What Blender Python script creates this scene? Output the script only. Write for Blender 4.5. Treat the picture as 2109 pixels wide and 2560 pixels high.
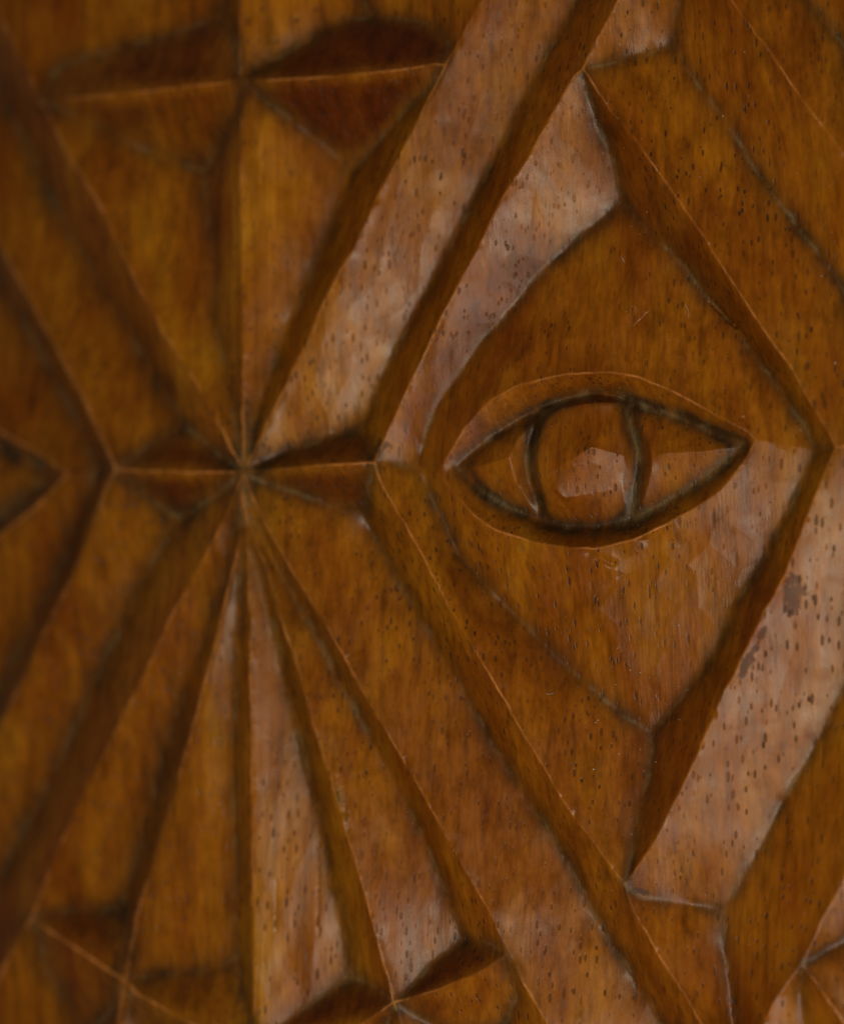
import bpy, math, random
import numpy as np
from mathutils import Vector, Matrix
random.seed(7)
rng = np.random.default_rng(11)

# ------------------------------------------------------------------ clear, camera, world, lights, exposure
for o in list(bpy.data.objects):
    bpy.data.objects.remove(o)
scene = bpy.context.scene
COL = scene.collection

W, H = 2109.0, 2560.0                 # the drawing of the carving is laid out on a sheet of this size
UNIT = 0.25 / W                       # metres per drawing unit (the panel section is about 25 cm wide)
DIST = 0.62                           # camera distance from the panel
YAW = math.radians(25)                # the camera stands to the right and looks across the panel
PITCH = math.radians(-3)
cam_data = bpy.data.cameras.new("camera")
cam = bpy.data.objects.new("camera", cam_data)
COL.objects.link(cam)
scene.camera = cam
# panel space: x right, y up, z out of the panel towards the viewer; the panel itself stands upright in the world
UPRIGHT = Matrix.Rotation(math.pi / 2, 3, 'X')
back = Vector((math.sin(YAW) * math.cos(PITCH), math.sin(PITCH), math.cos(YAW) * math.cos(PITCH)))
right = Vector((0, 1, 0)).cross(back).normalized()
up = back.cross(right)
CAM_R = Matrix((right, up, back)).transposed()
cam_pos = back * DIST
cam.location = UPRIGHT @ cam_pos
cam.rotation_euler = (UPRIGHT @ CAM_R).to_euler()
cam_data.sensor_fit = 'VERTICAL'
cam_data.sensor_height = 24.0
VIEW_H = H * UNIT                     # picture height at the panel centre
cam_data.lens = 24.0 * DIST / VIEW_H
cam_data.clip_start = 0.01
cam_data.clip_end = 50
cam_data.dof.use_dof = True
cam_data.dof.focus_distance = DIST - 0.0195
cam_data.dof.aperture_fstop = cam_data.lens / 1000.0 / 0.0185
cam_data.dof.aperture_blades = 0

world = bpy.data.worlds.new("World")
scene.world = world
world.use_nodes = True
wn = world.node_tree
wn.nodes['Background'].inputs['Color'].default_value = (0.80, 0.68, 0.60, 1)
wn.nodes['Background'].inputs['Strength'].default_value = 0.062

def area(name, loc, size, power, color):
    l = bpy.data.lights.new(name, 'AREA')
    l.shape = 'RECTANGLE'; l.size = size[0]; l.size_y = size[1]
    l.energy = power; l.color = color
    o = bpy.data.objects.new(name, l); COL.objects.link(o)
    o.location = UPRIGHT @ Vector(loc)
    o.rotation_euler = (-(UPRIGHT @ Vector(loc))).to_track_quat('-Z', 'Y').to_euler()
    return o
area("window_light", (0.29, -0.34, 1.22), (0.42, 0.42), 5.6, (1.0, 0.85, 0.64))
area("low_window_light", (0.74, -0.62, 0.80), (0.52, 0.52), 4.0, (1.0, 0.90, 0.80))

scene.view_settings.view_transform = 'Standard'
scene.view_settings.look = 'None'
scene.view_settings.exposure = -0.12
scene.view_settings.gamma = 1.0

# ------------------------------------------------------------------ from drawing to panel space
R3 = np.array(CAM_R)
CP = np.array(cam_pos)
def to_panel(px, py, h):
    h = h - 240.0 * (np.clip(880.0 - px, 0, None) / 880.0) ** 2      # the panel curves gently away on its left side
    return to_flat(px, py, h)
def to_flat(px, py, h):
    """drawing coordinates + height (drawing units, 0 = uncut surface, negative = carved in) -> metres"""
    dx = (px - W / 2) / H * VIEW_H
    dy = -(py - H / 2) / H * VIEW_H
    d = np.stack([dx, dy, np.full_like(dx, -DIST)], -1) @ R3.T
    t = (h * UNIT - CP[2]) / d[..., 2]
    return CP + d * t[..., None]

# ------------------------------------------------------------------ the carving: crest and groove lines with heights
C = (609, 1180, -3); C2 = (607, 1232, -2)
P = (603, 200, 0); S = (1114, 163, 0); Q = (106, 256, 0)
A = (937, 1157, 0); B = (1457, 172, 0); E = (2088, 1118, 0); F = (1560, 2213, 0)
AL = (292, 1174, 0)
J1 = (984, 2506, 0); J2 = (1268, 2386, 0); J3 = (637, 2640, 0); J4 = (313, 2452, 0); J5 = (80, 2295, 0); J6 = (2002, 2410, 0)
DB = -68                                            # depth of the long grooves
K = (903, 1078, -50); K2 = (911, 1282, -50); K4 = (456, 1063, -48); K3 = (455, 1297, -48)
Z1 = (512, 427, -64); Z2 = (878, 431, -84); Z3 = (560, 42, -66); Z4 = (935, 42, -84)
Z5 = (1163, 2352, -62); Z6 = (881, 2444, -58); Z7 = (591, 2398, -50); Z9 = (304, 2269, -52)
Z8 = (1235, 2640, -62); Z10 = (215, 2590, -52); Z11 = (410, 2640, -52)
N = (1055, 1170, -58); M = (1556, 505, -86); X = (2040, 1124, -48); WW = (1630, 1832, -86)
XL = (240, 1178, -46)
Y1 = (1810, 2274, -68); Y2 = (1689, 117, -68)

ridges = [
 [C, (606,800), (603,400), P, (601,0), (599,-190)],
 [C, (641,1118), (726,937), (790,800), (838,700), (878,629), (935,508), (1015,355), (1080,230), S, (1150,95), (1203,0), (1300,-190)],
 [C, (702,1172), (782,1165), (860,1160), A],
 [C, (633,1248), (669,1320), (718,1405), (802,1541), (870,1662), (935,1779), (1003,1892), (1060,1989), (1125,2113), (1223,2280), J2, (1367,2560), (1478,2750)],
 [C, C2],
 [C2, (621,1312), (661,1409), (688,1500), (717,1590), (749,1690), (777,1795), (818,1924), (900,2193), (942,2345), J1, (1020,2620), (1060,2750)],
 [C2, (614,1300), (622,1400), (627,1700), (630,2100), (634,2280), (636,2560), J3, (638,2750)],
 [C2, (601,1330), (592,1389), (556,1538), (520,1679), (484,1812), (435,1985), (392,2113), (342,2292), J4, (297,2546), (266,2750)],
 [C, (595,1218), (540,1340), (476,1453), (423,1550), (351,1711), (298,1808), (243,1919), (152,2109), J5, (19,2402), (-60,2560), (-160,2750)],
 [C, (480,1182), (400,1180), (340,1177), AL],
 [C, (556,1079), (488,954), (403,821), (339,700), (242,496), (181,403), Q, (20,80), (0,40), (-120,-190)],
 [AL, (258,1235), (202,1390), (161,1481), (101,1602), (40,1735), (0,1810), (-210,2240)],
 [AL, (258,1103), (202,982), (133,853), (60,724), (0,610), (-210,240)],
 [A, (945,1132), (984,1046), (1036,933), (1064,877), (1101,800), (1160,681), (1205,597), (1261,484), (1321,391), (1373,298), (1434,190), B, (1482,117), (1543,4), (1650,-190)],
 [B, (1523,274), (1563,319), (1635,415), (1684,484), (1748,577), (1781,629), (1820,690), (1873,771), (1913,831), (1974,916), (2038,1029), (2070,1081), E],
 [E, (2070,1161), (2026,1266), (2014,1298), (1998,1343), (1957,1448), (1909,1528), (1869,1613), (1828,1700), (1811,1719), (1755,1856), (1694,1990), (1671,2029), (1627,2118), F],
 [A, (944,1191), (984,1264), (1028,1336), (1081,1437), (1124,1521), (1185,1622), (1253,1735), (1300,1823), (1344,1893), (1404,2000), (1482,2106), F, (1582,2275), (1651,2396), (1711,2489), (1752,2560), (1870,2750)],
 [E, (2180,1112), (2330,1105)],
 [Q, (125,252), (335,232), (585,203), P],
 [P, (660,199), (781,194), (902,185), (1003,173), (1085,160), S],
 [(1700,-190,0), (1829,4), (1885,81), (1907,106), (1992,231), (2109,389), (2330,700)],
 [(2330,1760,0), (2109,2195), (2054,2304), J6, (1933,2505), (1909,2560), (1830,2750)],
 [J6, (2050,2475), (2109,2560), (2230,2750)],
 [J1, (1094,2474), (1208,2425), J2],
 [J1, (930,2542), (896,2562), (780,2610), J3],
 [J3, (560,2600), (456,2546), (342,2485), J4],
 [J4, (228,2394), (152,2345), J5],
]
valleys = [
 [C, (702,1137,-26), (823,1094,-42), K], [K, (925,1115,-24), A],
 [K, (964,929,DB+8), (1024,812,DB), (1116,637,DB), (1164,540,DB), (1205,456,DB), (1265,343,DB), (1321,226,DB), (1369,133,DB), (1418,52,DB), (1442,0,DB), (1545,-190,DB)],
 [C, (661,1205,-15), (782,1247,-36), (855,1274,-46), K2], [K2, (921,1235,-30), A],
 [K2, (927,1320,-60), (964,1389,-64), (990,1430,DB+4), (1056,1545,DB), (1108,1642,DB), (1164,1735,DB), (1245,1884,DB), (1311,1985,DB), (1409,2134,DB), (1498,2304,DB), (1578,2433,DB), (1651,2560,DB), (1770,2750,DB)],
 [C, (540,1127,-24), K4], [K4, (403,1095,-38), (343,1135,-18), AL],
 [K4, (403,962,-62), (323,833,-67), (242,700,DB), (173,577,DB), (101,443,DB), (24,282,DB), (-60,130,DB), (-210,-160,DB)],
 [C, (545,1235,-22), K3], [K3, (400,1268,-38), (340,1225,-18), AL],
 [K3, (391,1385,-62), (355,1450,-67), (310,1558,DB), (270,1640,DB), (201,1790,DB), (120,1960,DB), (40,2110,DB), (-60,2300,DB), (-210,2600,DB)],
 [AL, XL], [XL, (218,1100,-58), (165,1000,-66), (100,870,-70), (20,740,-72), (-60,610,-72), (-210,350,-72)],
 [XL, (222,1250,-56), (162,1395,-66), (120,1480,-70), (58,1610,-72), (-25,1770,-72), (-210,2130,-72)],
 [Q, (226,306,-28), (363,375,-48), Z1], [P, (590,275,-22), (560,345,-42), Z1],
 [Z1, (514,484,-60), (528,605,-54), (540,800,-42), (565,942,-26), (588,1063,-12), C],
 [P, (640,226,-14), (689,274,-30), (802,351,-62), Z2], [Z2, (955,343,-60), (1064,226,-24), S],
 [Z2, (850,500,-80), (800,640,-70), (740,780,-56), (694,901,-42), (650,1020,-26), (628,1090,-16), C],
 [Q, (153,161,-36), (282,125,-50), (383,97,-58), (504,60,-64), Z3], [Z3, (585,90,-36), P], [Z3, (562,-60,-64), (560,-190,-60)],
 [P, (640,178,-18), (720,130,-46), (802,81,-66), (870,52,-80), Z4], [Z4, (1010,46,-74), (1084,64,-58), (1122,110,-26), S], [Z4, (905,0,-84), (850,-190,-80)],
 [C, (618,1240,-6), (650,1320,-16), (697,1422,-26), (745,1501,-32), (794,1592,-38), (858,1710,-44), (931,1845,-50), (983,1942,-52), (1071,2120,-56), (1125,2255,-60), Z5],
 [Z5, (1227,2356,-24), J2], [Z5, (1094,2394,-46), (1030,2463,-24), J1],
 [C2, (640,1400,-14), (668,1500,-22), (701,1642,-32), (741,1803,-40), (800,2050,-48), (843,2242,-54), (862,2330,-56), Z6],
 [Z6, (942,2470,-26), J1], [Z6, (836,2470,-52), (752,2527,-34), (680,2600,-16), J3],
 [C2, (604,1400,-9), (597,1550,-18), (588,1750,-28), (585,1976,-38), (590,2204,-46), Z7],
 [Z7, (532,2421,-46), (380,2440,-18), J4], [Z7, (608,2480,-36), (627,2590,-12), J3],
 [C, (600,1262,-7), (572,1395,-16), (536,1510,-24), (484,1663,-34), (423,1850,-42), (380,2014,-48), (342,2166,-52), Z9],
 [Z9, (200,2275,-32), J5], [Z9, (316,2350,-30), J4],
 [J2, (1290,2490,-30), Z8], [J1, (1056,2547,-24), Z8], [Z8, (1250,2750,-62)],
 [J1, (960,2610,-30), (955,2750,-50)],
 [J4, (352,2562,-30), Z11], [Z11, (560,2650,-30), J3], [Z11, (420,2750,-52)],
 [J5, (120,2430,-30), Z10], [Z10, (285,2520,-26), J4], [Z10, (200,2750,-52)],
 [F, (1603,2245,-18), (1732,2262,-60), Y1], [Y1, (1913,2102,DB), (1974,1965,DB), (2038,1868,DB), (2109,1722,DB), (2330,1290,DB)],
 [Y1, (1812,2303,DB), (1808,2364,-66), (1824,2465,-64), (1832,2560,-68), (1840,2750,-60)],
 [B, (1530,156,-26), (1603,141,-50), (1660,124,-70), Y2], [Y2, (1684,68,DB), (1696,0,DB), (1705,-190,DB)],
 [Y2, (1740,210,DB), (1805,290,DB), (1900,446,DB), (1994,569,DB), (2054,650,DB), (2109,723,DB), (2330,1040,DB)],
 [(1880,-190,-50), (2015,0,-54), (2109,115,-56), (2330,420,-56)],
 [J6, (2095,2360,-40), (2330,2240,-70)], [J6, (1996,2485,-30), (2012,2570,-46), (2030,2750,-60)],
 [B, (1466,215,-18), (1490,290,-40), (1523,371,-62), (1543,444,-76), M],
 [M, (1635,593,-82), (1691,642,-80), (1748,718,-78), (1788,763,-82), (1852,843,-76), (1905,916,-72), (1949,976,-64), (2006,1055,-54), X], [X, E],
 [X, (2014,1177,-49), (1990,1234,-50), (1965,1290,-52), (1933,1343,-54), (1893,1431,-57), (1836,1508,-61), (1795,1622,-67), (1755,1683,-73), (1694,1755,-80), WW],
 [WW, (1630,1885,-78), (1620,1950,-66), (1592,2061,-40), (1572,2150,-18), F],
 [N, (1050,1140,-60), (1064,1082,-64), (1088,1022,-68), (1145,941,-74), (1200,860,-78), (1275,777,-80), (1341,690,-82), (1442,600,-84), M],
 [N, (1076,1238,-60), (1125,1344,-66), (1154,1397,-68), (1243,1493,-74), (1331,1582,-78), (1392,1651,-80), (1493,1735,-82), (1577,1800,-84), WW],
 [N, (1000,1162,-30), A],
]
# the eye: rim of the lids, lid grooves, eyeball, iris
TL = (1093, 1186, -44); TR = (1888, 1100, -26)
GL = (1140, 1166, -58); GR = (1862, 1112, -46)
rimU = [TL, (1159,1072,-26), (1221,1001,-20), (1299,961,-18), (1418,935,-18), (1517,930,-18), (1594,943,-18), (1672,974,-18), (1760,1021,-20), (1822,1057,-22), (1866,1076,-24), TR]
rimL = [TL, (1138,1234,-34), (1180,1285,-24), (1231,1322,-20), (1325,1353,-18), (1413,1368,-18), (1491,1371,-18), (1584,1348,-18), (1672,1306,-18), (1745,1265,-20), (1797,1228,-20), (1856,1160,-22), TR]
rimU2 = [(1160,1062,-38), (1299,1002,-40)]
grvU = [GL, (1231,1090,-66), (1335,1034,-72), (1413,1000,-76), (1491,984,-78), (1555,996,-78), (1585,1008,-74), (1662,1030,-70), (1745,1062,-62), (1802,1090,-54), GR]
grvL = [GL, (1221,1244,-64), (1299,1282,-70), (1345,1300,-72), (1387,1315,-74), (1491,1322,-76), (1579,1302,-74), (1646,1270,-68), (1724,1226,-60), (1786,1180,-54), GR]
white_l = [GL, (1205,1166,-38), (1273,1143,-26)]
white_r = [(1629,1150,-28), (1651,1134,-24), (1750,1130,-34), GR]
ig_lo = [(1335,1034,-72), (1335,1046,-52), (1294,1099,-34), (1273,1143,-26), (1288,1203,-38), (1328,1268,-58), (1345,1300,-72)]
ig_lb = [(1335,1034,-72), (1341,1060,-60), (1325,1105,-60), (1318,1155,-58), (1328,1210,-62), (1350,1262,-68), (1345,1300,-72)]
ir_l = [(1352,1026,-70), (1352,1050,-26), (1344,1100,-15), (1342,1135,-12), (1346,1190,-16), (1364,1250,-38), (1375,1300,-72)]
ir_r = [(1548,1000,-76), (1556,1057,-42), (1560,1100,-37), (1560,1140,-34), (1557,1213,-48), (1563,1262,-60), (1568,1300,-73)]
ir_t = [(1353,1030,-34), (1400,1019,-32), (1454,1010,-32), (1500,1006,-36), (1548,1007,-48)]
ir_b = [(1560,1020,-70), (1585,1083,-62), (1597,1150,-60), (1587,1225,-62), (1572,1300,-74)]
ir_ro = [(1579,1008,-74), (1602,1060,-42), (1624,1120,-30), (1629,1150,-28), (1626,1182,-32), (1610,1244,-46), (1590,1296,-72)]
ir_c1 = [(1344,1180,-15), (1371,1182,-12), (1434,1146,-5), (1475,1117,-3), (1515,1128,-17), (1560,1140,-34)]
ir_c2 = [(1371,1182,-12), (1434,1162,-9), (1496,1160,-21), (1556,1184,-43)]
ir_c3 = [(1371,1182,-12), (1390,1225,-19), (1410,1246,-26), (1490,1232,-38), (1557,1213,-48)]
field = [
 [TR, (1960,1110,-38), X],
 [N, TL],
 [(1584,1348,-18), (1618,1352,-30), (1650,1330,-27), (1672,1306,-18)],
 [(1491,1371,-18), (1500,1402,-26), (1545,1446,-42), (1612,1412,-36), (1652,1350,-30)],
 [(1290,905,-32), (1420,845,-34), (1560,830,-34), (1700,890,-34)],
 [M, (1600,640,-58), (1560,830,-34)],
 [WW, (1560,1640,-60), (1480,1520,-46), (1545,1446,-42)],
 [(1231,1322,-20), (1290,1430,-48), (1420,1560,-62)],
]
eye2 = [
 [(172,1184,-22), (90,1128,-18), (0,1078,-16), (-120,1040,-16), (-330,1030,-16)], [(172,1184,-22), (90,1268,-18), (0,1340,-16), (-120,1400,-16), (-330,1430,-16)],
 [(128,1186,-34), (60,1150,-40), (0,1122,-44), (-120,1085,-46), (-330,1075,-46)], [(128,1186,-34), (60,1235,-40), (0,1292,-44), (-120,1350,-46), (-330,1375,-46)],
 [(128,1186,-34), (20,1190,-28), (-140,1200,-26)],
 [XL, (205,1182,-30), (172,1184,-22)],
]
ridge_like = [rimU, rimL, eye2[0], eye2[1]]
soft_edges = [white_l, white_r, ig_lo, ir_l, ir_r, ir_t, ir_ro, ir_c1, eye2[4]]
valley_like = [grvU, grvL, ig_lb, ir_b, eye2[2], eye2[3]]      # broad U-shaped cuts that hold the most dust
plain = [ir_c2, ir_c3] + field + [eye2[5]]

# ------------------------------------------------------------------ the grid the carving is cut on
def axis(stops):
    out = []
    for a, b, s in stops:
        n = max(1, int(round((b - a) / s)))
        out += list(a + (b - a) * np.arange(n) / n)
    out.append(stops[-1][1])
    return np.array(out)
XS = axis([(-190, -20, 8), (-20, 480, 3.6), (480, 900, 2.7), (900, 2112, 1.95), (2112, 2300, 7)])
YS = axis([(-170, -10, 8), (-10, 2568, 2.1), (2568, 2730, 8)])
nx, ny = len(XS), len(YS)

def fill(line):
    """heights along a line: given ones kept, missing ones interpolated (0 for crests)"""
    pts = [p if len(p) == 3 else (p[0], p[1], None) for p in line]
    # the star's cuts run deeper than the eye's
    return [(p[0], p[1], 0.0 if p[2] is None else p[2] * (1 + 0.38 * min(1.0, max(0.0, (1060 - p[0]) / 120)) * (p[2] < -6))) for p in pts]

def smooth_noise(t, seed, n=64):
    r = np.random.default_rng(seed).normal(size=n * 40)
    i = np.floor(t).astype(int) % (n * 40 - 2); f = t - np.floor(t); f = f * f * (3 - 2 * f)
    return r[i] * (1 - f) + r[i + 1] * f

def densify(line, wob, seed, step=0.8):
    """resample finely; rounds the corners a little and adds the wobble of a hand-held knife"""
    pts = np.array(fill(line), float)
    seg = np.hypot(np.diff(pts[:, 0]), np.diff(pts[:, 1]))
    s = np.concatenate([[0], np.cumsum(seg)])
    n = max(2, int(s[-1] / step))
    t = np.linspace(0, s[-1], n)
    x = np.interp(t, s, pts[:, 0]); y = np.interp(t, s, pts[:, 1]); h = np.interp(t, s, pts[:, 2])
    k = min(31, n // 4 * 2 + 1)
    if k > 3:
        ker = np.hanning(k + 2)[1:-1]; ker /= ker.sum(); p = k // 2
        for a in (x, y, h):
            e = np.concatenate([2 * a[0] - a[p:0:-1], a, 2 * a[-1] - a[-2:-p - 2:-1]])
            a[:] = np.convolve(e, ker, 'valid')
    if wob:
        env = np.clip(np.minimum(t, s[-1] - t) / 25, 0, 1)
        tx = np.gradient(x); ty = np.gradient(y); L = np.hypot(tx, ty) + 1e-9
        w = (smooth_noise(t / 34, seed) * 1.1 + smooth_noise(t / 11, seed + 1) * 0.45) * wob * env
        x = x - ty / L * w; y = y + tx / L * w
        h = h + (smooth_noise(t / 60, seed + 2) * 1.0 + smooth_noise(t / 9, seed + 3) * 0.35) * wob * env
    return x, y, h

lines = []
for i, l in enumerate(ridges): lines.append((densify(l, 0.75, 100 + 7 * i), 'r'))
for i, l in enumerate(valleys): lines.append((densify(l, 1.6, 400 + 7 * i), 'v'))
for i, l in enumerate(ridge_like): lines.append((densify(l, 0.6, 700 + 7 * i), 'r'))
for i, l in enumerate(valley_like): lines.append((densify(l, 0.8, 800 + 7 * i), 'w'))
for i, l in enumerate(soft_edges): lines.append((densify(l, 0.5, 760 + 7 * i), 'e'))
for i, l in enumerate(plain): lines.append((densify(l, 0.8, 900 + 7 * i), 'p'))

def nearest(ax, v):
    i = np.clip(np.searchsorted(ax, v), 1, len(ax) - 1)
    return np.where(v - ax[i - 1] < ax[i] - v, i - 1, i)

def raster(axx, axy, want='rvpwe'):
    m = np.zeros((len(axy), len(axx)), bool); hh = np.zeros(m.shape)
    ox = np.zeros(m.shape); oy = np.zeros(m.shape); best = np.full(m.shape, 1e9)
    for (x, y, h), kind in lines:
        if kind not in want: continue
        ok = (x > axx[0]) & (x < axx[-1]) & (y > axy[0]) & (y < axy[-1])
        x, y, h = x[ok], y[ok], h[ok]
        if not len(x): continue
        i = nearest(axx, x); j = nearest(axy, y)
        d = np.hypot(x - axx[i], y - axy[j])
        o = np.argsort(-d)
        i, j, x, y, h, d = i[o], j[o], x[o], y[o], h[o], d[o]
        # keep the closest sample for each grid vertex (last write wins after sorting)
        key = j * len(axx) + i
        _, last = np.unique(key[::-1], return_index=True)
        sel = len(key) - 1 - last
        i, j, x, y, h, d = i[sel], j[sel], x[sel], y[sel], h[sel], d[sel]
        better = d < best[j, i]
        i, j, x, y, h, d = i[better], j[better], x[better], y[better], h[better], d[better]
        m[j, i] = True; hh[j, i] = h; ox[j, i] = x - axx[i]; oy[j, i] = y - axy[j]; best[j, i] = d
    return m, hh, ox, oy

def relax(hg, m, hh, axx, axy, iters):
    dx = np.diff(axx); dy = np.diff(axy)
    wl = np.ones(len(axx)); wr = np.ones(len(axx)); wu = np.ones(len(axy)); wd = np.ones(len(axy))
    wl[1:] = 1 / dx; wr[:-1] = 1 / dx; wu[1:] = 1 / dy; wd[:-1] = 1 / dy
    cx = np.ones(len(axx)); cx[1:-1] = 2 / (dx[1:] + dx[:-1]); cy = np.ones(len(axy)); cy[1:-1] = 2 / (dy[1:] + dy[:-1])
    wl = (wl * cx)[None, :].astype(np.float32); wr = (wr * cx)[None, :].astype(np.float32)
    wu = (wu * cy)[:, None].astype(np.float32); wd = (wd * cy)[:, None].astype(np.float32)
    inv = 1 / (wl + wr + wu + wd)
    jj, ii = np.indices(hg.shape)
    red = ((jj + ii) & 1).astype(bool)
    hg = hg.astype(np.float32); hg[m] = hh[m]
    free = (~m).astype(np.float32)
    fr = (free * red) * 1.0; fb = (free * ~red) * 1.0
    om = 1.55
    for it in range(iters):
        for f in (fr, fb):
            p = np.pad(hg, 1, mode='edge')
            new = (wl * p[1:-1, :-2] + wr * p[1:-1, 2:] + wu * p[:-2, 1:-1] + wd * p[2:, 1:-1]) * inv
            hg += f * om * (new - hg)
    return hg

def resample(hg, axx, axy, bx, by):
    fx = np.interp(bx, axx, np.arange(len(axx))); fy = np.interp(by, axy, np.arange(len(axy)))
    i = np.clip(fx.astype(int), 0, len(axx) - 2); j = np.clip(fy.astype(int), 0, len(axy) - 2)
    u = (fx - i)[None, :]; v = (fy - j)[:, None]
    a = hg[j][:, i]; b = hg[j][:, i + 1]; c = hg[j + 1][:, i]; d = hg[j + 1][:, i + 1]
    return (a * (1 - u) + b * u) * (1 - v) + (c * (1 - u) + d * u) * v

hg = None; pax = None
for step, iters in ((24, 300), (12, 200), (6, 150)):
    ax = np.arange(XS[0], XS[-1] + step, step); ay = np.arange(YS[0], YS[-1] + step, step)
    m, hh, _, _ = raster(ax, ay)
    hg = np.full(m.shape, -40.0) if hg is None else resample(hg, pax[0], pax[1], ax, ay)
    hg = relax(hg, m, hh, ax, ay, iters)
    pax = (ax, ay)
m, hh, ox, oy = raster(XS, YS)
hg = relax(resample(hg, pax[0], pax[1], XS, YS), m, hh, XS, YS, 60).astype(float)

def blur(a, s):
    r = int(3 * s + 1); k = np.exp(-0.5 * (np.arange(-r, r + 1) / s) ** 2); k /= k.sum()
    for axn in (0, 1):
        p = np.pad(a, [(r, r) if q == axn else (0, 0) for q in (0, 1)], mode='edge')
        out = np.zeros_like(a)
        for q, w in enumerate(k):
            out += w * (p[q:q + a.shape[0], :] if axn == 0 else p[:, q:q + a.shape[1]])
        a = out
    return a

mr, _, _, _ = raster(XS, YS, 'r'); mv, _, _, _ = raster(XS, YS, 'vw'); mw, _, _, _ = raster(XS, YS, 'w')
ridge_a = np.clip(blur(mr.astype(float), 0.8) * 2.8 - 0.12, 0, 1)
ridge_w = np.clip(blur(mr.astype(float), 5.0) * 10.0, 0, 1)
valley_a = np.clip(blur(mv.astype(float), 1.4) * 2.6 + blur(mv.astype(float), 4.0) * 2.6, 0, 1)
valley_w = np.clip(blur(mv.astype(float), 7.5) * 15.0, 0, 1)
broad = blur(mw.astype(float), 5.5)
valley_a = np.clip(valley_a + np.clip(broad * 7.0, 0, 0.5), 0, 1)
grime_shade_w = np.clip(1.0 * valley_w + 0.55 * np.clip(blur(mv.astype(float), 17.0) * 28.0, 0, 1) + blur(mw.astype(float), 8.0) * 20.0, 0, 2.2)  # wax mask, spread wide to paint occlusion shade into the recesses

for y in np.arange(1940, 2125, 2.0):                 # the greyish chip on one of the rays
    cx = np.interp(y, [1940, 2000, 2060, 2125], [834, 856, 868, 884]); wx = np.interp(y, [1940, 1990, 2070, 2125], [4, 14, 10, 3])
    j = int(np.searchsorted(YS, y)); k = np.abs(XS - cx) < wx
    valley_a[j, k] = 1.0
# crests are only a hair's breadth wide, groove bottoms are softer
h1 = blur(hg, 0.6); h2 = blur(hg, 2.2); h3 = blur(hg, 4.0)
wv = np.clip(valley_w * 1.2, 0, 1)
hg = h1 * (1 - wv) + (h2 * 0.6 + h3 * 0.4) * wv

GX = XS[None, :] + ox; GY = YS[:, None] + oy

# value noise on the sheet
def vnoise(x, y, seed, sx, sy):
    r = np.random.default_rng(seed).normal(size=(257, 257))
    u = x / sx + 50; v = y / sy + 50
    i = np.floor(u).astype(int); j = np.floor(v).astype(int); fu = u - i; fv = v - j
    fu = fu * fu * (3 - 2 * fu); fv = fv * fv * (3 - 2 * fv); i %= 256; j %= 256
    return (r[j, i] * (1 - fu) + r[j, i + 1] * fu) * (1 - fv) + (r[j + 1, i] * (1 - fu) + r[j + 1, i + 1] * fu) * fv
flat = 1 - 0.75 * ridge_w
flat = flat * (1 - 0.7 * np.clip(1.2 - ((GX - 1490) / 420.0) ** 2 - ((GY - 1155) / 215.0) ** 2, 0, 0.3) / 0.3)
hg += flat * (1.5 * vnoise(GX, GY, 1, 120, 150) + 0.38 * vnoise(GX, GY, 2, 42, 60) + 0.09 * vnoise(GX, GY, 3, 16, 26))
# gouge marks: shallow scallops left by the chisel
def scallop(x, y, sx, sy, seed, ang=0.0):
    ca, sa = math.cos(ang), math.sin(ang)
    u = (x * ca + y * sa) / sx + 40; v = (-x * sa + y * ca) / sy + 40
    r = np.random.default_rng(seed).random((97, 97, 2))
    i = np.floor(u).astype(int); j = np.floor(v).astype(int)
    best = np.full(x.shape, 9.0)
    for di in (-1, 0, 1):
        for dj in (-1, 0, 1):
            c = r[(j + dj) % 97, (i + di) % 97]
            d = (u - (i + di + c[..., 0])) ** 2 + (v - (j + dj + c[..., 1])) ** 2
            best = np.minimum(best, d)
    return best
jx = np.clip((GX - 1040) / 60, 0, 1)
inlid = np.clip(1.25 - ((GX - 1490) / 420.0) ** 2 - ((GY - 1155) / 215.0) ** 2, 0, 0.4) / 0.4
ineye = (1 - inlid) * np.exp(-(((GX - 1520) / 420.0) ** 2 + ((GY - 1150) / 520.0) ** 2) ** 2)
hg += flat * ineye * 6.5 * (scallop(GX, GY, 92, 70, 21, 0.5) - 0.3)
hg += flat * (1 - ineye) * (1 - inlid) * 2.2 * (scallop(GX, GY, 70, 210, 22, 0.15) - 0.3)

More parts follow.
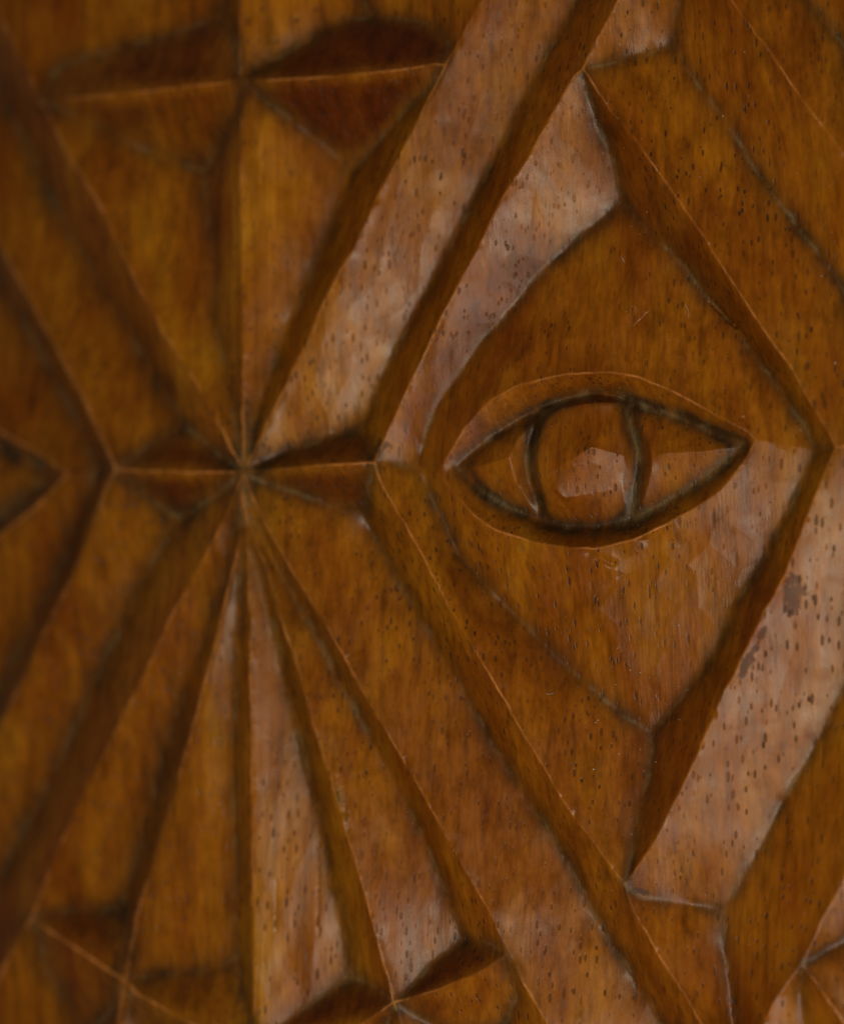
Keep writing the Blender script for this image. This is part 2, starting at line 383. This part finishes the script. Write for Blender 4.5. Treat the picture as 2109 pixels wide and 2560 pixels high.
# single dents, nicks and splits: x0,y0 - x1,y1, depth, half width
dents = [
 (1472,1384,1530,1408,-5,8), (1782,760,1838,815,-12,6), (1838,815,1870,850,-5,5), (1583,817,1626,775,-1.6,1.8), (1868,1062,1858,1046,-4,4),
 (1772,612,1783,633,-3,4), (1517,262,1528,278,-3,4), (868,1650,880,1668,-5,7), (1012,1898,1018,1930,-4,4),
 (838,1945,858,2030,-2.5,9), (858,2030,872,2100,-2.5,8), (690,2200,690,2330,-1.2,3), (795,2110,796,2340,-1.5,3),
 (1985,1262,2015,1296,-3,6), (925,475,940,500,-4,8), (1310,1310,1312,1330,-2,3), (2000,1080,2040,1110,-2,6),
]
for x0, y0, x1, y1, dep, wd in dents:
    mx = (XS > min(x0, x1) - 40) & (XS < max(x0, x1) + 40); my = (YS > min(y0, y1) - 40) & (YS < max(y0, y1) + 40)
    ii = np.where(mx)[0]; jj = np.where(my)[0]
    sl = np.ix_(jj, ii)
    gx = GX[sl]; gy = GY[sl]
    L2 = (x1 - x0) ** 2 + (y1 - y0) ** 2
    t = np.clip(((gx - x0) * (x1 - x0) + (gy - y0) * (y1 - y0)) / L2, 0, 1)
    d = np.hypot(gx - x0 - t * (x1 - x0), gy - y0 - t * (y1 - y0)) + 1.3 * vnoise(gx, gy, 5, 9, 9)
    hg[sl] += dep * np.exp(-(d / wd) ** 2 * 0.9)
# random nicks along the crests
for (x, y, h), kind in lines[:len(ridges)]:
    n = int(len(x) * 0.8 / 260)
    for q in range(n):
        k = rng.integers(0, len(x))
        cx, cy = x[k], y[k]
        wd = rng.uniform(3, 9); dep = -rng.uniform(1.0, 3.5)
        i0 = np.searchsorted(XS, cx - 20); i1 = np.searchsorted(XS, cx + 20); j0 = np.searchsorted(YS, cy - 25); j1 = np.searchsorted(YS, cy + 25)
        if i1 - i0 < 2 or j1 - j0 < 2: continue
        gx = GX[j0:j1, i0:i1]; gy = GY[j0:j1, i0:i1]
        hg[j0:j1, i0:i1] += dep * np.exp(-((gx - cx) / wd) ** 2 - ((gy - cy) / (wd * 1.8)) ** 2)

# ------------------------------------------------------------------ which facet each vertex belongs to (flood fill between lines)
lab = np.zeros((ny, nx), np.int32)
mb, _, _, _ = raster(XS, YS, 'rvwe')
lab[mb] = -1
lab[0, :] = -1; lab[-1, :] = -1; lab[:, 0] = -1; lab[:, -1] = -1
flat_lab = lab.ravel().tolist()
nlab = 0
sizes = {}
for s0 in range(0, nx * ny, 5):
    if flat_lab[s0] != 0: continue
    nlab += 1; stack = [s0]; flat_lab[s0] = nlab; cnt = 0
    while stack:
        s = stack.pop(); cnt += 1
        for q in (s - 1, s + 1, s - nx, s + nx):
            if flat_lab[q] == 0:
                flat_lab[q] = nlab; stack.append(q)
    sizes[nlab] = cnt
lab = np.array(flat_lab, np.int32).reshape(ny, nx)
small = np.array([k for k, v in sizes.items() if v < 260], np.int32)
lab[np.isin(lab, small)] = -1
lab[lab == 0] = -1
for it in range(60):
    if not (lab < 0).any(): break
    for dj, di in ((0, 1), (1, 0), (0, -1), (-1, 0)):
        sh = np.roll(lab, (dj, di), (0, 1))
        lab = np.where((lab < 0) & (sh > 0), sh, lab)

# ------------------------------------------------------------------ material: oiled hardwood, long grain running up the panel
def wood_material():
    m = bpy.data.materials.new("oiled_wood"); m.use_nodes = True
    nt = m.node_tree; nd = nt.nodes; lk = nt.links
    bs = nd['Principled BSDF']
    def n(t, **k):
        o = nd.new(t)
        for a, b in k.items(): setattr(o, a, b)
        return o
    def val(sock, v):
        if isinstance(v, (int, float, tuple)): sock.default_value = v
        else: lk.new(v, sock)
    def math_(op, a, b=0.0, clamp=False):
        o = n('ShaderNodeMath', operation=op, use_clamp=clamp); val(o.inputs[0], a); val(o.inputs[1], b); return o.outputs[0]
    def mix(f, a, b, mode='MIX'):
        o = n('ShaderNodeMix', data_type='RGBA', blend_type=mode); val(o.inputs[0], f); val(o.inputs[6], a); val(o.inputs[7], b); return o.outputs[2]
    def ramp(v, stops, interp='LINEAR'):
        o = n('ShaderNodeValToRGB'); lk.new(v, o.inputs[0]); cr = o.color_ramp; cr.interpolation = interp
        while len(cr.elements) < len(stops): cr.elements.new(0.5)
        for e, (p, c) in zip(cr.elements, stops):
            e.position = p; e.color = c if len(c) == 4 else (*c, 1)
        return o.outputs[0]
    def mapr(v, a, b, c=0.0, d=1.0):
        o = n('ShaderNodeMapRange'); val(o.inputs[0], v); 
        for k, q in zip((1, 2, 3, 4), (a, b, c, d)): o.inputs[k].default_value = q
        return o.outputs[0]
    co = n('ShaderNodeTexCoord').outputs['Object']
    def coords(sx, sy, sz, rot=(0, 0, 0)):
        o = n('ShaderNodeMapping'); lk.new(co, o.inputs[0]); o.inputs['Scale'].default_value = (sx, sy, sz); o.inputs['Rotation'].default_value = rot; return o.outputs[0]
    def noise(vec, scale=1.0, detail=3.0, rough=0.55, dist=0.0):
        o = n('ShaderNodeTexNoise'); lk.new(vec, o.inputs['Vector']); o.inputs['Scale'].default_value = scale; o.inputs['Detail'].default_value = detail
        o.inputs['Roughness'].default_value = rough; o.inputs['Distortion'].default_value = dist; return o.outputs['Fac']
    ridge = n('ShaderNodeAttribute', attribute_name='ridge').outputs['Fac']
    valley = n('ShaderNodeAttribute', attribute_name='valley').outputs['Fac']
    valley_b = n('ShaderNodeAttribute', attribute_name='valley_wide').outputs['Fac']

    slope_tone = n('ShaderNodeAttribute', attribute_name='along_slope').outputs['Fac']
    # broad streaks of colour along the grain, cloudy blotches where the oil took differently
    streak = noise(coords(300, 12, 300, (0, 0, 0.03)), 1, 4, 0.62, 0.3)
    blot = noise(coords(46, 17, 46), 1, 5, 0.62, 0.35)
    fine = noise(coords(900, 60, 900), 1, 3, 0.6)
    mott = noise(coords(210, 120, 210), 1, 4, 0.65, 0.4)
    base = ramp(blot, [(0.28, (0.250, 0.062, 0.0020)), (0.46, (0.345, 0.108, 0.0030)), (0.58, (0.430, 0.156, 0.0045)), (0.74, (0.520, 0.225, 0.0080))])
    st = ramp(streak, [(0.30, (0.30, 0.26, 0.24)), (0.47, (0.86, 0.84, 0.80)), (0.62, (1.12, 1.14, 1.12)), (0.78, (0.72, 0.78, 0.8))])
    col = mix(0.58, base, st, 'MULTIPLY')
    col = mix(0.50, col, ramp(mott, [(0.32, (0.55, 0.50, 0.46)), (0.55, (1.0, 1.0, 1.0)), (0.75, (1.2, 1.2, 1.15))]), 'MULTIPLY')
    col = mix(0.42, col, ramp(fine, [(0.3, (0.50, 0.46, 0.40)), (0.62, (1.2, 1.2, 1.2))]), 'MULTIPLY')
    # the board is yellower sapwood round the star, redder heartwood on the right
    sx = n('ShaderNodeSeparateXYZ'); lk.new(co, sx.inputs[0])
    wob = math_('ADD', sx.outputs[0], math_('MULTIPLY', math_('SUBTRACT', noise(coords(20, 4, 20), 1, 3), 0.5), 0.05))
    tone = ramp(mapr(wob, -0.15, 0.15), [(0.10, (0.92, 0.88, 0.80)), (0.33, (1.22, 1.27, 1.1)), (0.47, (1.08, 1.08, 1.0)), (0.62, (0.98, 0.90, 0.80)), (0.9, (0.96, 0.88, 0.78))])
    col = mix(1.0, col, tone, 'MULTIPLY')
    # cuts that slope along the board are darker and redder, less so round the eye
    col = mix(slope_tone, col, (0.36, 0.23, 0.16, 1), 'MULTIPLY')
    # pores: long thin vessels running up the board, cut to dashes or dots by each facet
    def pores(sx, sy, thr, soft, keep, seedoff):
        mp = n('ShaderNodeMapping'); lk.new(co, mp.inputs[0]); mp.inputs['Scale'].default_value = (sx, sy, sx); mp.inputs['Location'].default_value = (seedoff, seedoff * 1.7, seedoff * .3)
        ns = n('ShaderNodeTexNoise'); lk.new(mp.outputs[0], ns.inputs['Vector']); ns.inputs['Scale'].default_value = 3.0; ns.inputs['Detail'].default_value = 2
        ad = n('ShaderNodeMix', data_type='VECTOR'); ad.inputs[0].default_value = 0.07; lk.new(mp.outputs[0], ad.inputs[4]); lk.new(ns.outputs['Color'], ad.inputs[5])
        v = n('ShaderNodeTexVoronoi', feature='F1'); lk.new(ad.outputs[1], v.inputs['Vector']); v.inputs['Scale'].default_value = 1.0
        sep = n('ShaderNodeSeparateColor'); lk.new(v.outputs['Color'], sep.inputs[0])
        size = mapr(sep.outputs[1], 0, 1, 0.30, 1.15)
        d = math_('DIVIDE', v.outputs['Distance'], size)
        body = mapr(d, thr, thr + soft, 1.0, 0.0)
        return math_('MULTIPLY', body, mapr(sep.outputs[0], keep, keep + 0.12, 0.0, 1.0))
    p1 = pores(430, 180, 0.115, 0.07, 0.22, 3.1)
    p2 = pores(700, 200, 0.20, 0.12, 0.22, 9.4)
    p3 = pores(210, 34, 0.07, 0.08, 0.45, 17.7)
    dens = mapr(noise(coords(24, 16, 24), 1, 2), 0.38, 0.60, 0.35, 1.0)
    pore = math_('MULTIPLY', math_('MAXIMUM', math_('MAXIMUM', p1, math_('MULTIPLY', p2, 0.85)), math_('MULTIPLY', p3, 0.7)), dens)
    col = mix(math_('MULTIPLY', pore, 0.86), col, (0.018, 0.010, 0.006, 1))
    # dark wax and painted recess shade beside the grooves, grey-green dust in the very bottom
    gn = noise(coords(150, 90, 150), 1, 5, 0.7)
    grime_shade = math_('MULTIPLY', math_('MULTIPLY', valley_b, mapr(gn, 0.30, 0.65, 0.40, 1.0)), mapr(noise(coords(28, 28, 28), 1, 3), 0.34, 0.60, 0.5, 1.0))
    col = mix(math_('MULTIPLY', grime_shade, 0.72, True), col, (0.050, 0.022, 0.006, 1))
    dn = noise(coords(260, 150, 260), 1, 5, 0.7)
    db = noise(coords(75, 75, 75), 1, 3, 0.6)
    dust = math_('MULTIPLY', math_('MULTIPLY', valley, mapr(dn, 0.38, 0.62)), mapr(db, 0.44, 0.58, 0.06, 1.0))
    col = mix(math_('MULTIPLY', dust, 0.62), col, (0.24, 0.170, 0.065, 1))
    stn = n('ShaderNodeAttribute', attribute_name='stain').outputs['Fac']
    col = mix(math_('MULTIPLY', stn, 0.62), col, (0.055, 0.030, 0.022, 1))
    # crests rubbed back to brighter wood, their glint lines painted in as well
    rn = noise(coords(300, 300, 300), 1, 3, 0.6)
    rub_glint = math_('MULTIPLY', math_('MULTIPLY', ridge, mapr(rn, 0.36, 0.60, 0.35, 1.0)), mapr(noise(coords(50, 50, 50), 1, 3), 0.43, 0.60, 0.08, 1.0))
    col = mix(math_('MULTIPLY', rub_glint, 0.75), col, (0.90, 0.36, 0.09, 1))
    lk.new(col, bs.inputs['Base Color'])
    # gloss: patchy oil
    rp = noise(coords(60, 60, 60), 1, 4, 0.6, 1.2)
    rough = mapr(rp, 0.40, 0.60, 0.27, 0.36)
    rough = math_('ADD', rough, mapr(mott, 0.3, 0.7, -0.05, 0.07))
    rough = math_('ADD', rough, math_('MULTIPLY', math_('MAXIMUM', math_('MAXIMUM', dust, pore), stn), 0.25), True)
    lk.new(rough, bs.inputs['Roughness'])
    bs.inputs['Specular IOR Level'].default_value = 0.31
    bs.inputs['Coat Weight'].default_value = 0.09
    lk.new(mapr(rp, 0.36, 0.64, 0.16, 0.30), bs.inputs['Coat Roughness'])
    # relief finer than the mesh
    hgt = math_('MULTIPLY', pore, -1.0)
    hgt = math_('ADD', hgt, math_('MULTIPLY', fine, 0.22))
    hgt = math_('ADD', hgt, math_('MULTIPLY', noise(coords(700, 350, 700), 1, 4, 0.65), 0.30))
    hgt = math_('ADD', hgt, math_('MULTIPLY', dust, 0.5))
    tool = noise(coords(1500, 140, 800, (0, 0, 0.45)), 1, 2, 0.5)
    hgt = math_('ADD', hgt, math_('MULTIPLY', tool, 0.25))
    b = n('ShaderNodeBump'); b.inputs['Strength'].default_value = 0.55; b.inputs['Distance'].default_value = 0.0003
    lk.new(hgt, b.inputs['Height']); lk.new(b.outputs[0], bs.inputs['Normal']); lk.new(b.outputs[0], bs.inputs['Coat Normal'])
    return m
WOOD = wood_material()

# ------------------------------------------------------------------ build: one panel, its carved facets as parts
panel = bpy.data.objects.new("carved_panel", None); COL.objects.link(panel)
panel.rotation_euler = (math.pi / 2, 0, 0)
panel['label'] = "dark orange-brown carved wooden panel with an almond eye in a diamond beside a star"
panel['category'] = "carved panel"

pos = to_panel(GX, GY, hg)
sm = to_panel(GX, GY, blur(hg, 2.5))
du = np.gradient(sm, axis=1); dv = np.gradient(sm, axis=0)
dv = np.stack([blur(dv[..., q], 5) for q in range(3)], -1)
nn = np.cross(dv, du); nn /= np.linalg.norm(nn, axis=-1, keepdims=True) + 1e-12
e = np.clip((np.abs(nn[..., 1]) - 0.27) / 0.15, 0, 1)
along_slope = blur(e * e * (3 - 2 * e), 6) * (1 - 0.75 * np.exp(-(((GX - 1500) / 480.0) ** 2 + ((GY - 1250) / 640.0) ** 2) ** 2)) * (1 - 0.7 * inlid)
def blob(cx, cy, rx, ry, ang):
    ca, sa = math.cos(ang), math.sin(ang); x = GX - cx; y = GY - cy
    d = np.hypot((x * ca + y * sa) / rx, (-x * sa + y * ca) / ry) + 0.30 * vnoise(GX, GY, 9, 13, 13) + 0.15 * vnoise(GX, GY, 10, 5, 5)
    return np.clip((1.15 - d) / 0.25, 0, 1)
stain = np.maximum.reduce([blob(1980, 1493, 23, 45, 0.1), blob(1868, 1652, 12, 42, 0.5), blob(1602, 2228, 26, 8, 0.2), blob(1905, 1585, 9, 24, 0.6), blob(955, 1120, 14, 18, 0.4)])
def part(name, quads_mask, parent, label=None):
    jq, iq = np.where(quads_mask)
    a = jq * nx + iq
    quads = np.stack([a, a + nx, a + nx + 1, a + 1], 1)
    used, inv = np.unique(quads, return_inverse=True)
    quads = inv.reshape(quads.shape)
    me = bpy.data.meshes.new(name)
    me.vertices.add(len(used)); me.vertices.foreach_set('co', pos.reshape(-1, 3)[used].astype(np.float32).ravel())
    me.loops.add(quads.size); me.loops.foreach_set('vertex_index', quads.astype(np.int32).ravel())
    me.polygons.add(len(quads)); me.polygons.foreach_set('loop_start', np.arange(0, quads.size, 4, dtype=np.int32))
    me.polygons.foreach_set('use_smooth', np.ones(len(quads), bool))
    me.update(calc_edges=True)
    for an, arr in (('ridge', ridge_a), ('valley', valley_a), ('valley_wide', grime_shade_w), ('along_slope', along_slope), ('stain', stain)):
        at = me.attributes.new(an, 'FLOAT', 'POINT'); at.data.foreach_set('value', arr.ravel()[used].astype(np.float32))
    me.materials.append(WOOD)
    o = bpy.data.objects.new(name, me); COL.objects.link(o); o.parent = parent
    if label: o['label'] = label
    return o

# every facet one unbroken piece: stray crumbs go to the neighbour they touch
qlab = lab[:-1, :-1].copy()
def components(a):
    hgt_, wid = a.shape
    fl = a.ravel().tolist(); seen = [0] * len(fl); c = 0; sz = [0]
    for s0 in range(len(fl)):
        if seen[s0]: continue
        c += 1; k = fl[s0]; seen[s0] = c; st = [s0]; n = 0
        while st:
            s = st.pop(); n += 1; x = s % wid
            if x > 0 and not seen[s - 1] and fl[s - 1] == k: seen[s - 1] = c; st.append(s - 1)
            if x < wid - 1 and not seen[s + 1] and fl[s + 1] == k: seen[s + 1] = c; st.append(s + 1)
            if s >= wid and not seen[s - wid] and fl[s - wid] == k: seen[s - wid] = c; st.append(s - wid)
            if s < len(fl) - wid and not seen[s + wid] and fl[s + wid] == k: seen[s + wid] = c; st.append(s + wid)
        sz.append(n)
    return np.array(seen, np.int32).reshape(a.shape), np.array(sz)
for again in range(3):
    cid, csz = components(qlab)
    _, idx = np.unique(cid, return_index=True)
    clab = qlab.ravel()[idx]                       # label of component 1..n
    keep = set()
    for l in np.unique(clab):
        cs = np.where(clab == l)[0] + 1
        keep.add(int(cs[np.argmax(csz[cs])]))
    stray = ~np.isin(cid, np.array(sorted(keep)))
    if not stray.any(): break
    qlab[stray] = -1
    for it in range(400):
        if not (qlab < 0).any(): break
        pq = np.pad(qlab, 1, constant_values=-1)
        for sh in (pq[:-2, 1:-1], pq[2:, 1:-1], pq[1:-1, :-2], pq[1:-1, 2:]):
            qlab = np.where((qlab < 0) & (sh > 0), sh, qlab)
def at(x, y):
    return int(qlab[nearest(YS, np.array([y]))[0], nearest(XS, np.array([x]))[0]])

ring = at(1490, 955)
qlab[(qlab == ring) & (YS[:-1, None] > 1095 + 0.06 * (XS[None, :-1] - 1500) * 0 + (1186 - 1095) * np.clip((1400 - XS[None, :-1]) / 300, 0, 1))] = 1000
# name, first facet (the part), further facets of the same cut (its sub-parts)
plan = [
 ('iris', [(1430,1275), (1450,1070), (1310,1167)], None, 'facet'),
 ('eyeball', [(1240,1110), (1240,1205)], None, 'facet'), ('eyeball', [(1700,1090), (1700,1190)], None, 'facet'),
 ('eye_field', [(1560,720)], None, 'facet'),
 ('upper_eyelid', [(1490,955)], None, 'facet'), ('lower_eyelid', [1000], None, 'facet'),
 ('diamond_bevel', [(1400,450)], None, 'facet'), ('diamond_bevel', [(1640,500)], None, 'facet'),
 ('diamond_bevel', [(1250,1650)], None, 'facet'), ('diamond_bevel', [(1800,1680)], None, 'facet'),
 ('slanting_groove', [(1000,600), (1250,430), (850,1120)], None, 'facet'),
 ('slanting_groove', [(900,1500), (1220,1800), (850,1220)], None, 'facet'),
 ('slanting_groove', [(242,900), (330,750), (400,1150)], None, 'facet'),
 ('slanting_groove', [(250,1500), (420,1450), (430,1230)], None, 'facet'),
 ('slanting_groove', [(1750,500), (1900,330), (1597,52)], None, 'facet'),
 ('slanting_groove', [(1800,2000), (2050,2100), (1700,2330)], None, 'facet'),
 ('slanting_groove', [(2028,159), (2135,32)], None, 'facet'),
 ('star_ray', [(350,500), (450,300), (580,500)], None, 'facet'),
 ('star_ray', [(680,500), (850,300), (880,550)], None, 'facet'),
 ('star_ray', [(900,2100), (1050,2030), (1150,2410)], None, 'facet'),
 ('star_ray', [(700,2000), (840,2150), (900,2490)], None, 'facet'),
 ('star_ray', [(480,2100), (610,2100), (500,2480)], None, 'facet'),
 ('star_ray', [(250,2100), (400,2050), (220,2320)], None, 'facet'),
 ('triangular_notch', [(399,160), (250,22), (585,12)], None, 'facet'),
 ('triangular_notch', [(917,124), (728,24), (1071,-23)], None, 'facet'),
 ('triangular_notch', [(1174,2505), (1321,2583), (1097,2626)], None, 'facet'),
 ('triangular_notch', [(200,2449), (72,2520), (262,2602)], None, 'facet'),
 ('triangular_notch', [(430,2565), (334,2601), (532,2686)], None, 'facet'),
 ('triangular_notch', [(854,2633), (992,2627)], None, 'facet'),
 ('triangular_notch', [(2151,2450), (2053,2557), (1960,2571)], None, 'facet'),
 ('diamond_bevel', [(71,787)], None, 'facet'), ('diamond_bevel', [(72,1617)], None, 'facet'),
 ('eye_field', [(2,860)], None, 'facet'), ('lower_eyelid', [(7,1212)], None, 'facet'),
]
taken = set(); built = 0
for name, seeds, label, sub in plan:
    parent = None
    for k, sxy in enumerate(seeds):
        l = sxy if isinstance(sxy, int) else at(*sxy)
        if l <= 0 or l in taken:
            print('seed missed', name, sxy, l); continue
        taken.add(l)
        if parent is None: parent = part(name, qlab == l, panel, label)
        else: part(sub, qlab == l, parent)
        built += 1
for l in sorted(set(np.unique(qlab).tolist()) - taken):
    if l > 0: 
        part('facet', qlab == l, panel); built += 1
        jj, ii = np.where(qlab == l); print('facet', l, len(ii), int(XS[ii].mean()), int(YS[jj].mean()))
print('parts', built, 'quads', qlab.size, 'seconds')

# ------------------------------------------------------------------ what has settled on the panel: specks and a few fibres
import bmesh
DUST = bpy.data.materials.new("pale_lint"); DUST.use_nodes = True
DUST.node_tree.nodes['Principled BSDF'].inputs['Base Color'].default_value = (0.62, 0.56, 0.44, 1)
DUST.node_tree.nodes['Principled BSDF'].inputs['Roughness'].default_value = 0.8
def surface(x, y, lift=0.0):
    j = int(nearest(YS, np.array([y]))[0]); i = int(nearest(XS, np.array([x]))[0])
    return UPRIGHT @ Vector(to_panel(np.array(x, float), np.array(y, float), np.array(hg[j, i] + lift)))
bm = bmesh.new()
spots = [(1695,1563,1.9),(1542,1620,1.5),(1574,1675,2.0),(1600,1681,1.8),(1622,1694,1.1),(1696,1716,1.1),(1493,1800,1.8),(1488,1806,1.7),(1547,1884,1.8),(1600,1873,1.3),(1483,1923,2.6),(1638,1905,1.3),
         (1697,1799,1.2),(1578,2085,1.5),(1538,1711,1.4),(2086,907,2.3),(1871,240,1.2),(1860,130,1.4),(1806,290,1.8),(1406,398,1.1),(1748,442,1.1),(2052,690,1.6),(1616,530,1.4),(1230,1700,1.0),(1300,1790,.9)]
for q in range(70):
    spots.append((rng.uniform(1200, 2100), rng.uniform(60, 2500), rng.uniform(0.6, 1.0)))
for x, y, rad in spots:
    bmesh.ops.create_icosphere(bm, subdivisions=1, radius=rad * UNIT, matrix=Matrix.Translation(surface(x, y, rad * 0.6)))
me = bpy.data.meshes.new("dust_specks"); bm.to_mesh(me); bm.free(); me.materials.append(DUST)
o = bpy.data.objects.new("dust_specks", me); COL.objects.link(o)
o['label'] = "tiny pale dust specks scattered over the carved wood"; o['category'] = "dust"; o['kind'] = 'stuff'
def fibre(pts, label):
    bm = bmesh.new(); rings = []
    P_ = [surface(x, y, 2.5 + z) for x, y, z in pts]
    for k, p in enumerate(P_):
        t = (P_[min(k + 1, len(P_) - 1)] - P_[max(k - 1, 0)]).normalized()
        a = t.orthogonal().normalized(); b = t.cross(a); rr = 0.55 * UNIT
        rings.append([bm.verts.new(p + (a * math.cos(q * math.pi / 2) + b * math.sin(q * math.pi / 2)) * rr) for q in range(4)])
    for k in range(len(rings) - 1):
        for q in range(4):
            bm.faces.new((rings[k][q], rings[k][(q + 1) % 4], rings[k + 1][(q + 1) % 4], rings[k + 1][q]))
    me = bpy.data.meshes.new("lint_fibre"); bm.to_mesh(me); bm.free(); me.materials.append(DUST)
    o = bpy.data.objects.new("lint_fibre", me); COL.objects.link(o)
    o['label'] = label; o['category'] = "fibre"; o['group'] = "lint fibres caught on the carved wood"
fibre([(1711,760,0),(1715,766,2),(1719,774,3),(1721,783,3),(1720,793,0)], "longest pale fibre, curved, beside the split in the upper right groove")
fibre([(1552,640,0),(1555,648,3),(1559,656,2),(1557,647,5),(1561,643,0)], "tiny pale looped fibre near the diamond top, high above the eye")
fibre([(1365,1733,0),(1371,1736,2),(1378,1734,2),(1383,1732,0)], "short pale fibre on the long slope below and left of the eye")

# the board behind the carving: gives the panel its thickness
def backing():
    c = [pos[0, 0], pos[0, -1], pos[-1, -1], pos[-1, 0]]
    zb = -0.070
    bm = bmesh.new()
    for edge in (pos[0, ::12], pos[::12, -1], pos[-1, ::-12], pos[::-12, 0]):
        top = [bm.verts.new(p) for p in edge]; bot = [bm.verts.new((p[0], p[1], zb)) for p in edge]
        for q in range(len(edge) - 1): bm.faces.new((top[q], top[q + 1], bot[q + 1], bot[q]))
    bm.faces.new([bm.verts.new((p[0], p[1], zb)) for p in c])
    me = bpy.data.meshes.new('backing_board'); bm.to_mesh(me); bm.free(); me.materials.append(WOOD)
    o = bpy.data.objects.new('backing_board', me); COL.objects.link(o); o.parent = panel
backing()
